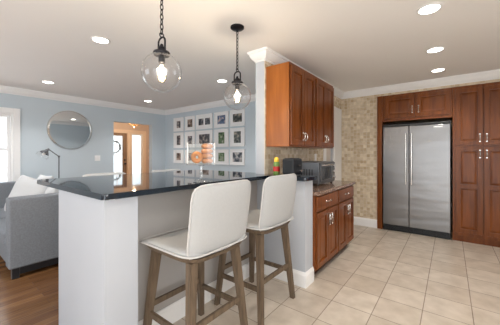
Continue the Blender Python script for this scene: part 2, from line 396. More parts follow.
# window in the living-room wall
bm = B()
for a, b in (((WY0-0.09, WZ0-0.0), (WY0, WZ1+0.09)), ((WY1, WZ0-0.0), (WY1+0.09, WZ1+0.09)), ((WY0, WZ1), (WY1, WZ1+0.09))):
    box(bm, (XL, a[0], a[1]), (XL+0.022, b[0], b[1]), 0.004)
box(bm, (T, WY0, WZ0), (XL, WY0+0.03, WZ1)); box(bm, (T, WY1-0.03, WZ0), (XL, WY1, WZ1)); box(bm, (T, WY0+0.03, WZ1-0.03), (XL, WY1-0.03, WZ1))
box(bm, (T, WY0-0.12, WZ0-0.035), (XL+0.05, WY1+0.12, WZ0), 0.006)
win = struct('window_1', bm, 'white')
y0, y1 = WY0+0.03, WY1-0.03; ym = (y0+y1)/2; zm = (WZ0+WZ1)/2
for nm, x, za, zb in (('sash', -6.05, WZ0, zm+0.02), ('sash', -6.09, zm-0.02, WZ1-0.03)):
    bm = B()
    box(bm, (x-0.018, y0, za), (x+0.018, y0+0.045, zb)); box(bm, (x-0.018, y1-0.045, za), (x+0.018, y1, zb))
    box(bm, (x-0.018, y0+0.045, za), (x+0.018, y1-0.045, za+0.045)); box(bm, (x-0.018, y0+0.045, zb-0.04), (x+0.018, y1-0.045, zb))
    for k in (1, 2):
        yy = y0+(y1-y0)*k/3; box(bm, (x-0.01, yy-0.009, za+0.045), (x+0.01, yy+0.009, zb-0.04))
    zz = (za+zb)/2; box(bm, (x-0.009, y0+0.045, zz-0.009), (x+0.009, y1-0.045, zz+0.009))
    s = obj(nm, bm, 'white', win)
    bm = B(); box(bm, (x-0.003, y0+0.045, za+0.045), (x+0.003, y1-0.045, zb-0.04)); obj('pane', bm, 'pane', s)

# kitchen side doorway with closed beige door
bm = B(); box(bm, (-1.70, DY0+0.003, 0.004), (-1.665, DY1-0.003, DZ-0.004), 0.003)
d = struct('door_2', bm, 'plain_wall')
bm = B(); tube(bm, [(-1.665, DY0+0.07, 0.98), (-1.625, DY0+0.07, 0.98)], 0.012); lathe(bm, [(0, -0.028), (0.02, -0.02), (0.028, 0), (0.02, 0.02), (0, 0.028)], (-1.61, DY0+0.07, 0.98), 14); obj('door_knob', bm, 'chrome', d, True)
bm = B(); box(bm, (-1.62, DY1, 0), (-1.60, DY1+0.10, DZ+0.09), 0.004); box(bm, (-1.62, DY0-0.09, DZ), (-1.60, DY1, DZ+0.09), 0.004); box(bm, (-1.62, DY0-0.09, 0), (-1.60, DY0, DZ), 0.004)
struct('trim_2', bm, 'white')

# front door and sidelight of the entrance hall
bm = B(); x0, x1 = FX-0.09, FX-0.045; a, b = FDY0+0.03, FDY1-0.03; gz0, gz1, gy0, gy1 = 0.62, 1.92, a+0.14, b-0.14
for p, q in (((a, 0.01), (gy0, 2.02)), ((gy1, 0.01), (b, 2.02)), ((gy0, 0.01), (gy1, gz0)), ((gy0, gz1), (gy1, 2.02))): box(bm, (x0, p[0], p[1]), (x1, q[0], q[1]))
for pa, pb in ((gy0+0.02, (gy0+gy1)/2-0.03), ((gy0+gy1)/2+0.03, gy1-0.02)): box(bm, (x1-0.004, pa, 0.14), (x1+0.012, pb, 0.52), 0.006)
fd = struct('door_1', bm, 'doorwood')
bm = B(); box(bm, (FX-0.07, gy0, gz0), (FX-0.064, gy1, gz1)); obj('pane', bm, 'pane', fd)
bm = B()
for k in (1, 2): yy = gy0+(gy1-gy0)*k/3; box(bm, (FX-0.064, yy-0.006, gz0), (FX-0.055, yy+0.006, gz1))
for k in (1, 2, 3): zz = gz0+(gz1-gz0)*k/4; box(bm, (FX-0.064, gy0, zz-0.006), (FX-0.056, gy1, zz+0.006))
obj('muntin', bm, 'casing_tan', fd)
bm = B(); lathe(bm, [(0, 0), (0.032, 0), (0.032, 0.012), (0.02, 0.02), (0, 0.02)], (0, 0, 0), 16, mtx=Matrix.Translation((x1, b-0.07, 1.08)) @ Matrix.Rotation(PI/2, 4, 'Y')); obj('deadbolt', bm, 'black', fd, True)
bm = B(); lathe(bm, [(0, 0), (0.03, 0), (0.03, 0.012), (0.012, 0.02), (0.012, 0.045), (0.03, 0.055), (0.03, 0.08), (0, 0.088)], (0, 0, 0), 16, mtx=Matrix.Translation((x1, b-0.07, 0.95)) @ Matrix.Rotation(PI/2, 4, 'Y')); obj('door_knob', bm, 'black', fd, True)
bm = B()
for ya, yb, zb in ((FDY0, FDY0+0.03, 2.05), (FDY1-0.03, FDY1, 2.05), (SY0, SY0+0.03, 2.05), (SY1-0.03, SY1, 2.05)): box(bm, (FX-0.15, ya, 0), (FX, yb, zb))
for ya, yb in ((FDY0+0.03, FDY1-0.03), (SY0+0.03, SY1-0.03)): box(bm, (FX-0.15, ya, 2.02), (FX, yb, 2.05))
for ya, yb in ((FDY0-0.09, FDY0), (FDY1, SY0), (SY1, SY1+0.09)): box(bm, (FX, ya, 0), (FX+0.02, yb, 2.14), 0.004)
box(bm, (FX, FDY0, 2.05), (FX+0.02, FDY1, 2.14), 0.004); box(bm, (FX, SY0, 2.05), (FX+0.02, SY1, 2.14), 0.004)
struct('trim_3', bm, 'casing_tan')
bm = B()
a, b = SY0+0.03, SY1-0.03
for p, q in (((a, 0), (a+0.05, 2.02)), ((b-0.05, 0), (b, 2.02)), ((a+0.05, 0), (b-0.05, 0.12)), ((a+0.05, 1.97), (b-0.05, 2.02))): box(bm, (FX-0.09, p[0], p[1]), (FX-0.05, q[0], q[1]))
sl = struct('window_2', bm, 'white')
bm = B(); box(bm, (FX-0.073, a+0.05, 0.12), (FX-0.067, b-0.05, 1.97)); obj('pane', bm, 'pane', sl)

# ------------------------------------------------------------------ cabinets (front faces local -y)
def panel_door(w_, h_, mid=None, t=0.02, st=0.055):
    """frame-and-raised-panel door, lower-left front corner at origin; front at y=-t"""
    bm = B(); 
    box(bm, (0, -t, 0), (st, 0, h_), 0.003); box(bm, (w_-st, -t, 0), (w_, 0, h_), 0.003)
    zs = [0] + ([mid] if mid else []) + [h_]
    rails = [(0, st), (h_-st, h_)] + ([(mid-st/2, mid+st/2)] if mid else [])
    for a, b in rails: box(bm, (st-0.002, -t, a), (w_-st+0.002, 0, b), 0.003)
    rails.sort()
    for (a0, a1), (b0, b1) in zip(rails, rails[1:]):
        box(bm, (st-0.003, -0.005, a1-0.003), (w_-st+0.003, -0.001, b0+0.003))
        # raised field with sloped edge
        m_, k = 0.012, 0.032; X0, X1, Z0, Z1 = st+m_, w_-st-m_, a1+m_, b0-m_
        if X1-X0 > 2.2*k and Z1-Z0 > 2.2*k:
            o = [bm.verts.new(p) for p in ((X0, -0.005, Z0), (X1, -0.005, Z0), (X1, -0.005, Z1), (X0, -0.005, Z1))]
            i = [bm.verts.new(p) for p in ((X0+k, -t+0.002, Z0+k), (X1-k, -t+0.002, Z0+k), (X1-k, -t+0.002, Z1-k), (X0+k, -t+0.002, Z1-k))]
            bridge(bm, o, i); bm.faces.new(i); bm.faces.new(o[::-1])
    return bm
def bow_pull(z0, z1, x, out=0.024, r=0.0045, horizontal=False):
    bm = B(); pts = []
    L = (z1-z0)
    for k in range(9):
        s = k/8; p = -math.sin(PI*s)**0.6*out if 0 < s < 1 else 0
        pts.append((x+(s-0.5)*L, p, z0) if horizontal else (x, p, z0+s*L))
    tube(bm, pts, r, 8)
    for e in (pts[0], pts[-1]): lathe(bm, [(0, 0.004), (0.009, 0.004), (0.011, 0), (0, -0.001)], (0, 0, 0), 10, mtx=Matrix.Translation(e) @ Matrix.Rotation(PI/2, 4, 'X'))
    return bm
def cage_pull(z0, z1, x):
    """ornate birdcage pull: twisted bars swelling in the middle"""
    bm = B(); L = z1-z0
    for q in range(4):
        pts = []
        for k in range(11):
            s = k/10; rad = 0.003+0.010*math.sin(PI*s); ang = q*PI/2+s*PI*1.2
            pts.append((x+math.cos(ang)*rad, -0.028+math.sin(ang)*rad*0.8, z0+0.012+s*(L-0.024)))
        tube(bm, pts, 0.0026, 6)
    for zz in (z0+0.008, z1-0.008):
        lathe(bm, [(0, -0.008), (0.008, -0.004), (0.008, 0.004), (0, 0.008)], (x, -0.028, zz), 10); tube(bm, [(x, -0.028, zz), (x, 0.0, zz)], 0.005, 8)
    return bm
def add_door(root, x, z, w_, h_, pull=None, mid=None, mat='cherry', name='door'):
    d = obj(name, panel_door(w_, h_, mid), mat, root, 30, loc=(x, 0, z))
    if pull is not None: obj('handle', pull, 'chrome', d, True, loc=(0, -0.02, 0))
    return d

# two upper cabinets on the tiled side wall
def upper(y, label):
    W, HH, D = 0.638, 0.89, 0.288
    t = thing('upper_cabinet', label, 'cabinet', (-1.33, y, 1.37), PI/2, 'upper cabinets on the side wall')
    bm = B(); box(bm, (0, 0, 0), (W, D, HH-0.001), 0.002); obj('body', bm, 'cherry_lit', t)
    bm = B(); box(bm, (0, -0.003, HH-0.05), (W, -0.0005, HH)); box(bm, (0, -0.003, 0), (W, -0.0005, 0.03)); box(bm, (0, -0.003, 0.03), (0.03, -0.0005, HH-0.05)); box(bm, (W-0.03, -0.003, 0.03), (W, -0.0005, HH-0.05)); obj('face_frame', bm, 'cherry', t)
    dw = 0.298
    for k, x in enumerate((0.018, W-0.018-dw)):
        d = add_door(t, x, 0.018, dw, HH-0.05, bow_pull(0.06, 0.14, dw-0.028 if k == 0 else 0.028))
        d.location.y = -0.003
    return t
upper(2.37, 'cherry upper cabinet with end panel coloured brighter as lit, nearer the bar top')
upper(3.012, 'cherry upper cabinet above the toaster oven, nearer the doorway')

# two base cabinets under the brown granite worktop
def base(y, W, label):
    D, HH = 0.54, 0.865
    t = thing('base_cabinet', label, 'cabinet', (-1.08, y, 0), PI/2, 'base cabinets under the brown worktop')
    bm = B(); box(bm, (0, 0, 0.10), (W, D-0.001, HH), 0.002); obj('body', bm, 'cherry', t)
    bm = B(); box(bm, (0, 0.07, 0), (W, 0.09, 0.0995)); obj('toe_kick', bm, 'kick', t)
    bm = B(); box(bm, (0.015, -0.02, 0.70), (W-0.015, 0, 0.85), 0.006); dr = obj('drawer', bm, 'cherry', t)
    obj('handle', bow_pull(0.775, 0.895, W/2, horizontal=True), 'chrome', dr, True, loc=(0, -0.02, 0))
    dw = (W-0.036)/2
    for k, x in enumerate((0.015, W-0.015-dw)):
        add_door(t, x, 0.115, dw, 0.57, cage_pull(0.40, 0.53, dw-0.03 if k == 0 else 0.03))
    return t
base(2.462, 0.638, 'cherry base cabinet with drawer, beside the white end of the peninsula')
base(3.102, 0.63, 'cherry base cabinet with drawer, at the open end by the tiled wall')
bm = B(); box(bm, (-1.619, 2.461, 0.866), (-1.045, 3.755, 0.905), 0.008, 3)
tag(obj('countertop', bm, 'granite_brown', None, 40), 'brown speckled granite worktop on the cherry base cabinets', 'countertop')

# over-fridge cabinet with side panels, and pantry
t = thing('bridge_cabinet', 'cherry cabinet spanning the top of the stainless refrigerator', 'cabinet', (0, 4.885, 0))
bm = B(); box(bm, (-0.92, 0, 1.84), (0.028, 0.6, 2.284), 0.002); obj('body', bm, 'cherry', t)
bm = B(); box(bm, (-0.998, -0.012, 0), (-0.921, 0.6, 2.284), 0.003); obj('side_panel', bm, 'cherry', t)
for k, x in enumerate((-0.885, -0.425)):
    add_door(t, x, 1.89, 0.435, 0.36, bow_pull(0.07, 0.17, 0.405 if k == 0 else 0.03))
t = thing('pantry_cabinet', 'tall cherry pantry cabinet beside the stainless refrigerator', 'cabinet', (0.03, 4.885, 0))
bm = B(); box(bm, (0, 0, 0.09), (0.68, 0.6, 2.284), 0.002); obj('body', bm, 'cherry', t)
bm = B(); box(bm, (0, 0.03, 0), (0.68, 0.05, 0.0895)); obj('toe_kick', bm, 'cherry', t)
for k, x in enumerate((0.03, 0.346)):
    w_ = 0.304; px = w_-0.03 if k == 0 else 0.03
    add_door(t, x, 1.42, w_, 0.82, bow_pull(0.05, 0.15, px))
    add_door(t, x, 0.14, w_, 1.25, bow_pull(1.10, 1.20, px), mid=0.68)

# refrigerator
t = thing('refrigerator', 'large stainless steel side by side refrigerator with two doors', 'refrigerator', (-0.45, 4.87, 0))
FW = 0.455
bm = B(); box(bm, (-FW, 0.045, 0.10), (FW, 0.60, 1.785), 0.004); obj('body', bm, 'black', t)
bm = B()
box(bm, (-FW, 0.02, 0.005), (FW, 0.10, 0.098), 0.004)
for k in range(5): box(bm, (-FW+0.03, 0.012, 0.018+k*0.016), (FW-0.03, 0.021, 0.026+k*0.016))
obj('grille', bm, 'black', t)
bm = B(); box(bm, (-FW, 0.0, 1.748), (FW, 0.044, 1.785), 0.004); obj('top_strip', bm, 'black', t)
split = -0.075
for x0, x1, hx in ((-FW, split-0.003, split-0.04), (split+0.003, FW, split+0.04)):
    bm = B(); box(bm, (x0, -0.012, 0.105), (x1, 0.044, 1.745), 0.008, 3); d = obj('door', bm, 'fridge', t, 40)
    bm = B(); tube(bm, [(hx, -0.055, 0.80), (hx, -0.058, 1.15), (hx, -0.058, 1.25), (hx, -0.055, 1.62)], 0.011, 10)
    for z in (0.84, 1.58): tube(bm, [(hx, -0.056, z), (hx, -0.012, z)], 0.009, 8)
    obj('handle', bm, 'chrome', d, True)
bm = B(); box(bm, (0.25, -0.014, 1.70), (0.36, -0.012, 1.716)); obj('nameplate', bm, 'chrome', t)

# ------------------------------------------------------------------ bar top (black granite, L-shaped)
def rounded(pts, rad, n=6):
    out = []
    m = len(pts)
    for i in range(m):
        p = Vector(pts[i]); a = Vector(pts[i-1]); b = Vector(pts[(i+1) % m]); r = rad[i] if isinstance(rad, (list, tuple)) else rad
        if r <= 0: out.append(tuple(p)); continue
        u = (a-p).normalized(); v = (b-p).normalized(); c = p+(u+v)*r
        for k in range(n+1):
            s = k/n*PI/2; out.append(tuple(c-v*r*math.cos(s)-u*r*math.sin(s)))
    return out
poly = rounded([(-2.84, 0.62), (-1.505, 0.62), (-1.505, 2.225), (-1.065, 2.225), (-1.065, 2.50), (-1.618, 2.50), (-1.618, 2.348), (-1.75, 2.348), (-1.75, 2.46), (-2.84, 2.46)], [0.03, 0.03, 0, 0.03, 0.02, 0, 0, 0, 0, 0.03])
bm = B(); prism(bm, poly, 1.032, 1.067, 0.005)
tag(obj('countertop', bm, 'granite', None, 40), 'glossy black granite bar top covering the peninsula', 'countertop')

# ------------------------------------------------------------------ bar stools (front = -x, back = +x)
def make_stool(label):
    t = thing('bar_stool', label, 'bar stool', (-1.35, 1.147, 0), 0, 'upholstered bar stools at the peninsula')
    def sq(bm, p, q, w0, w1):
        p = Vector(p); q = Vector(q); 
        a = [bm.verts.new(p+Vector((sx*w0, sy*w0, 0))) for sx, sy in ((-1, -1), (1, -1), (1, 1), (-1, 1))]
        b = [bm.verts.new(q+Vector((sx*w1, sy*w1, 0))) for sx, sy in ((-1, -1), (1, -1), (1, 1), (-1, 1))]
        bridge(bm, a, b); bm.faces.new(a[::-1]); bm.faces.new(b)
        bmesh.ops.bevel(bm, geom=[e for e in bm.edges if abs((e.verts[0].co-e.verts[1].co).z) > 0.2], offset=0.005, segments=2, affect='EDGES')
    zt = 0.668
    def legpos(sx, sy, z):
        s = z/zt; return Vector((sx*(0.232-0.055*s), sy*(0.245-0.06*s), z))
    for sx in (-1, 1):
        for sy in (-1, 1):
            bm = B(); sq(bm, legpos(sx, sy, zt), legpos(sx, sy, 0), 0.027, 0.020); obj('leg', bm, 'stoolwood', t)
    for (a, b, z, name) in (((-1, -1), (-1, 1), 0.30, 'footrest'), ((1, -1), (1, 1), 0.30, 'stretcher'), ((-1, -1), (1, -1), 0.25, 'stretcher'), ((-1, 1), (1, 1), 0.25, 'stretcher')):
        p = legpos(*a, z); q = legpos(*b, z); dd = (q-p).normalized(); p = p+dd*0.022; q = q-dd*0.022
        n = Vector((-dd.y, dd.x, 0)).normalized()*0.010; up = Vector((0, 0, 0.017)); bm = B()
        r1 = [bm.verts.new(p+c) for c in (n+up, n-up, -n-up, -n+up)]; r2 = [bm.verts.new(q+c) for c in (n+up, n-up, -n-up, -n+up)]
        bridge(bm, r1, r2); bm.faces.new(r1[::-1]); bm.faces.new(r2); obj(name, bm, 'stoolwood', t)
    # wooden seat frame: curved plywood tray
    def rr(x, y, hx, hy, n=4.5):   # map square to superellipse
        m = max(abs(x), abs(y)); 
        if m < 1e-6: return 0.0, 0.0
        l = (abs(x)**n+abs(y)**n)**(1/n); return x*m/l*hx, y*m/l*hy
    def tray(u, v, s):
        a, b = 2*u-1, 2*v-1; x, y = rr(a, b, 0.262, 0.255, 6)
        z = 0.668+0.030*s + 0.008*abs(b)**4 - 0.012*max(0, -a-0.5)*s
        k = 1.0 if s else 0.93
        return Vector((x*k-0.012, y*k, z))
    bm = B(); shell(bm, tray, 12, 12); obj('seat_frame', bm, 'stoolwood', t, 40)
    def seat(u, v, s):
        a, b = 2*u-1, 2*v-1; x, y = rr(a, b, 0.286, 0.268, 7)
        m = max(abs(a), abs(b))
        if s: z = 0.760 - 0.042*(1-b*b) + 0.012*(a*a) - 0.075*max(0, -a-0.5) - 0.028*m**10
        else: z = 0.702 + 0.014*m**8 - 0.030*max(0, -a-0.55)*m**8
        k = 1.0 if s == 1 else 0.97
        return Vector((x*k-0.022, y*k, z))
    bm = B(); shell(bm, seat, 20, 20); obj('seat', bm, 'uphol', t, True, subsurf=1)
    bm = B(); pts = []
    for i in range(48):
        th = 2*PI*i/48; a, b = math.cos(th), math.sin(th); mm = max(abs(a), abs(b)); x, y = rr(a/mm, b/mm, 0.287, 0.269, 7); pts.append((x-0.022, y, 0.722-0.03*max(0, -(a/mm)-0.55)))
    tube(bm, pts, 0.005, 6, closed=True); obj('seat_piping', bm, 'piping', t, True)
    def back(u, v, s):
        b, c = 2*u-1, 2*v-1
        y, z = rr(b, c, 1, 1, 8); 
        zz = 0.905+z*0.212; hw = 0.252+0.004*(z*0.5+0.5)
        yy = y*hw
        m = max(abs(b), abs(c)); th = 0.028*(1-m**6*0.65)
        x = 0.247+0.040*(z*0.5+0.5)**1.3 - 0.018*y*y - 0.02*(1-(z*0.5+0.5))**3
        return Vector((x+(th if s else -th), yy, zz))
    bm = B(); shell(bm, back, 18, 18); obj('backrest', bm, 'uphol', t, True, subsurf=1)
    bm = B(); pts = []
    for i in range(56):
        th = 2*PI*i/56; a, b = math.cos(th), math.sin(th); mm = max(abs(a), abs(b)); u, v = (a/mm+1)/2, (b/mm+1)/2
        p = (back(u, v, 0)+back(u, v, 1))/2; q = Vector((p.x, p.y*1.004, (p.z-0.905)*1.005+0.905)); pts.append(q)
    tube(bm, pts, 0.005, 6, closed=True); obj('back_piping', bm, 'piping', t, True)
    return t
st = make_stool('off-white upholstered bar stool standing nearest the end pillar of the peninsula')
dup(st, (-1.35, 1.815, 0), 'off-white upholstered bar stool beside the blue-grey return wall, second from the end pillar')
for s_ in (dup(st, (-2.90, 1.33, 0), 'white stool on the living-room side of the bar, its back top before the hall opening', PI),
    dup(st, (-2.90, 2.15, 0), 'white stool on the living-room side of the bar, its back top before the picture wall', PI)): s_.scale.z = 0.953

# ------------------------------------------------------------------ things on the bar and worktop
# covered bagel stand
t = thing('bagel_stand', 'clear square bagel display on a glass stem, standing on the black bar top', 'cake stand', (-1.56, 1.375, 1.067), math.radians(-41.4))
bm = B(); lathe(bm, [(0, 0), (0.062, 0), (0.064, 0.005), (0.03, 0.012), (0.012, 0.025), (0.010, 0.06), (0.015, 0.075), (0.010, 0.09), (0.012, 0.125), (0.03, 0.138), (0, 0.138)], (0, 0, 0.0005), 24); obj('stem', bm, 'stemglass', t, True)
S = 0.10
bm = B(); box(bm, (-S-0.01, -S-0.01, 0.1395), (S+0.01, S+0.01, 0.148), 0.002); obj('plate', bm, 'acrylic', t)
bm = B(); g = 0.004; z0, z1 = 0.149, 0.305
for a, b in (((-S, -S, z0), (-S+g, S, z1)), ((S-g, -S, z0), (S, S, z1)), ((-S+g, -S, z0), (S-g, -S+g, z1)), ((-S+g, S-g, z0), (S-g, S, z1)), ((-S, -S, z1), (S, S, z1+g))): box(bm, a, b)
cv = obj('cover', bm, 'acrylic', t)
for sx in (-1, 1):
    for sy in (-1, 1):
        bm = B(); box(bm, (sx*S-0.003, sy*S-0.003, z0), (sx*S+0.003, sy*S+0.003, z1+g), 0.001); obj('edge_highlight', bm, 'white', cv)  # white strips paint in the bright edge highlights of the clear cover
def bagel(name, loc, rot, label, R=0.043, r=0.021):
    bm = B(); n, sg = 28, 14; rings = []
    for i in range(n):
        th = 2*PI*i/n; rr_ = r*(1+0.06*math.sin(3*th+1)); cen = Vector((math.cos(th)*R, math.sin(th)*R, 0)); d = cen.normalized()
        rings.append(ring(bm, cen, d, Vector((0, 0, 1)), rr_*1.12, rr_, sg))
    for i in range(n): bridge(bm, rings[i], rings[(i+1) % n])
    o = obj(name, bm, 'bagel', None, True); o.location = loc; o.rotation_euler = rot
    return tag(o, label, 'bagel', 'bagels in the clear display')
bx, by, bz = -1.56, 1.375, 1.067+0.149
fwd = math.atan2(-by, -bx)
for k, (nm_, a_) in enumerate((('lowest', 0.3), ('second from below', 1.1), ('third from below', 2.0), ('topmost', 2.6))):
    bagel('bagel', (bx+0.0285, by+0.034, bz+0.0195+k*0.0385), (0, 0, a_), f'brown bagel in the stack inside the clear display, {nm_}', 0.0265, 0.0185)
bagel('bagel', (bx+0.005, by-0.050, bz+0.0485), (math.radians(80), 0, math.radians(46)), 'brown bagel leaning in front of the stack, its hole showing', 0.029, 0.0165)

# jar / condiment bottle
t = thing('sauce_bottle', 'small condiment bottle with red label and yellow top, beside the black toaster', 'bottle', (-1.475, 2.36, 1.067))
bm = B(); lathe(bm, [(0, 0.0005), (0.034, 0.0005), (0.036, 0.006), (0.036, 0.115), (0.030, 0.132), (0.024, 0.140), (0, 0.140)], (0, 0, 0), 20); bd = obj('body', bm, 'green', t, True)
bm = B(); lathe(bm, [(0.0365, 0.038), (0.0375, 0.038), (0.0375, 0.09), (0.0365, 0.09)], (0, 0, 0), 20, closed=True); tag(obj('label_band', bm, 'red', bd, True), 'red label band')
bm = B(); lathe(bm, [(0, 0.140), (0.027, 0.1405), (0.029, 0.150), (0.026, 0.176), (0.012, 0.190), (0, 0.190)], (0, 0, 0), 20); tag(obj('cap', bm, 'yellow', t, True), 'yellow cap')

# black toaster on the bar
t = thing('toaster', 'black toaster with rounded top on the end of the black bar top', 'toaster', (-1.30, 2.375, 1.067))
bm = B(); box(bm, (-0.06, -0.10, 0.012), (0.075, 0.10, 0.178), 0.022, 4); bd = obj('body', bm, 'toaster_black', t, 40)
bm = B(); box(bm, (-0.035, -0.075, 0.1775), (-0.012, 0.075, 0.181)); obj('slot', bm, 'black', bd)
bm = B(); box(bm, (0.02, -0.075, 0.1775), (0.043, 0.075, 0.181)); obj('slot', bm, 'black', bd)
bm = B(); box(bm, (0.0755, -0.018, 0.10), (0.10, 0.018, 0.118), 0.004); obj('lever', bm, 'black', t)
bm = B(); lathe(bm, [(0, 0), (0.016, 0), (0.014, 0.016), (0, 0.016)], mtx=Matrix.Translation((0.0755, 0.04, 0.05)) @ Matrix.Rotation(PI/2, 4, 'Y'), seg=14); obj('dial', bm, 'chrome', t, True)
for sx in (-0.04, 0.055):
    for sy in (-0.08, 0.08):
        bm = B(); lathe(bm, [(0, 0.0005), (0.01, 0.0005), (0.01, 0.013), (0, 0.013)], (sx, sy, 0), 10); obj('foot', bm, 'black', t)

# toaster oven on the brown worktop (front faces +x)
t = thing('toaster_oven', 'grey metal toaster oven with dark glass door on the brown worktop', 'toaster oven', (-1.40, 3.15, 0.905), PI/2)
bm = B(); box(bm, (-0.255, -0.18, 0.022), (0.255, 0.17, 0.29), 0.01, 3); bd = obj('body', bm, 'oven', t, 40)
bm = B()
for k in range(6): box(bm, (-0.2565, -0.10+k*0.035, 0.10), (-0.2548, -0.085+k*0.035, 0.20))
obj('vent', bm, 'black', bd)
bm = B(); box(bm, (-0.235, -0.196, 0.05), (0.115, -0.181, 0.27), 0.004); d = obj('door', bm, 'oven', t)
bm = B(); box(bm, (-0.205, -0.1985, 0.075), (0.085, -0.1955, 0.228)); obj('door_glass', bm, 'ovenglass', d)
bm = B(); tube(bm, [(-0.20, -0.196, 0.25), (-0.20, -0.225, 0.25), (0.08, -0.225, 0.25), (0.08, -0.196, 0.25)], 0.007, 8); obj('handle', bm, 'chrome', d, True)
bm = B(); box(bm, (0.125, -0.190, 0.04), (0.245, -0.181, 0.28), 0.003); pn = obj('control_panel', bm, 'oven', t)
for z in (0.09, 0.16, 0.23):
    bm = B(); lathe(bm, [(0, 0), (0.021, 0), (0.018, 0.02), (0, 0.02)], mtx=Matrix.Translation((0.185, -0.1905, z)) @ Matrix.Rotation(PI/2, 4, 'X'), seg=16); obj('knob', bm, 'chrome', pn, True)
for sx in (-0.22, 0.22):
    for sy in (-0.15, 0.14):
        bm = B(); lathe(bm, [(0, 0.0005), (0.014, 0.0005), (0.016, 0.023), (0, 0.023)], (sx, sy, 0), 12); obj('foot', bm, 'black', t)

# outlets and switches
def plate(loc, rz, w_, h_, label, n=1, kind='outlet', mat='white'):
    t = thing('wall_outlet' if kind == 'outlet' else 'light_switch', label, kind, loc, rz)
    bm = B(); box(bm, (-w_/2, -0.006, -h_/2), (w_/2, -0.0005, h_/2), 0.002); p = obj('cover_plate', bm, mat, t)
    for k in range(n):
        x = (k-(n-1)/2)*0.046; bm = B()
        if kind == 'outlet':
            box(bm, (x-0.016, -0.008, 0.008), (x+0.016, -0.0061, 0.036), 0.001); box(bm, (x-0.016, -0.008, -0.036), (x+0.016, -0.0061, -0.008), 0.001)
        else: box(bm, (x-0.015, -0.011, -0.032), (x+0.015, -0.0061, 0.032), 0.002)
        obj('socket' if kind == 'outlet' else 'rocker', bm, mat, t)
    return t
plate((-6, 2.35, 1.20), PI/2, 0.115, 0.118, 'white double light switch on the blue wall between mirror and hall opening', 2, 'light switch')
plate((-1.62, 3.70, 1.235), PI/2, 0.075, 0.115, 'white outlet on the tiled backsplash behind the toaster oven')
plate((-1.68, 1.40, 0.40), PI/2, 0.075, 0.115, 'white outlet low on the peninsula wall behind the bar stools')
plate((FX, 5.34, 1.42), PI/2, 0.075, 0.118, 'small light switch in the entrance hall, upper of the two', 1, 'light switch', 'casing_tan')
plate((FX, 5.34, 1.14), PI/2, 0.075, 0.118, 'small light switch in the entrance hall, lower of the two', 1, 'light switch', 'casing_tan')

# ------------------------------------------------------------------ pendants
def make_pendant(loc, label):
    t = thing('pendant_light', label, 'pendant lamp', loc, 0, 'globe pendants over the bar')   # origin at globe centre
    top = H-loc[2]; R = 0.125
    bm = B(); lathe(bm, [(0, top), (0.062, top), (0.062, top-0.012), (0.05, top-0.022), (0.012, top-0.03), (0.008, top-0.045), (0, top-0.045)], seg=24); obj('canopy', bm, 'iron', t, True)
    zy = 0.245; bm = B(); n = int(round((top-0.04-zy)/0.030)); dz = (top-0.04-zy)/n
    for k in range(n):
        torus(bm, (0, 0, zy+dz*(k+0.5)), dz*0.5, 0.0036, 12, 5, (1, 0, 0) if k % 2 else (0, 1, 0), 0.6, 1.22)
    obj('chain', bm, 'iron', t, True)
    bm = B(); torus(bm, (0, 0, zy-0.008), 0.014, 0.004, 14, 6, (1, 0, 0)); obj('loop', bm, 'iron', t, True)
    bm = B(); pts = [(-0.036, 0, 0.135), (-0.036, 0, 0.195)] + [(-0.036*math.cos(a), 0, 0.197+0.026*math.sin(a)) for a in [PI*k/8 for k in range(1, 8)]] + [(0.036, 0, 0.195), (0.036, 0, 0.135)]
    tube(bm, pts, 0.006, 8); obj('yoke', bm, 'iron', t, True)
    bm = B(); lathe(bm, [(0, 0.185), (0.008, 0.18), (0.012, 0.172), (0.010, 0.165), (0.018, 0.162), (0.022, 0.155), (0.022, 0.142), (0.050, 0.130), (0.054, 0.122), (0.048, 0.108), (0.020, 0.105), (0.020, 0.06), (0.014, 0.058), (0, 0.058)], seg=24); obj('socket', bm, 'iron', t, True)
    prof = []; a0 = 0.36
    for k in range(25):
        a = a0+(PI-a0)*k/24; prof.append((R*math.sin(a) if k < 24 else 0, R*math.cos(a)))
    inner = [(max(0, r-0.003*(r/R+0.02)) if r > 0 else 0, z*(R-0.003)/R) for r, z in prof]
    bm = B(); lathe(bm, prof+inner[::-1], seg=36); obj('globe', bm, 'glass', t, 80)
    bm = B(); lathe(bm, [(0.013, 0.055), (0.014, 0.03), (0.024, 0.0), (0.031, -0.025), (0.028, -0.048), (0.015, -0.063), (0, -0.067)], seg=20); bl = obj('bulb', bm, 'bulb_glass', t, True)
    bm = B()
    for k in range(8):
        a = 2*PI*k/8; tube(bm, [(0.006*math.cos(a), 0.006*math.sin(a), 0.045), (0.015*math.cos(a), 0.015*math.sin(a), -0.04)], 0.0034, 6)
    obj('filament', bm, 'bulb', bl, True)
    d = bpy.data.lights.new('pendant_glow', 'POINT'); d.energy = 6; d.color = (1, 0.86, 0.68); d.shadow_soft_size = 0.03
    lo = bpy.data.objects.new('pendant_glow', d); C.objects.link(lo); lo.parent = t; lo.location = (0, 0, -0.005)
    return t
make_pendant((-1.455, 0.95, 1.812), 'clear glass globe pendant hanging nearest the end pillar of the bar')
make_pendant((-1.52, 1.765, 1.812), 'clear glass globe pendant hanging before the picture wall, nearer the upper cabinets')

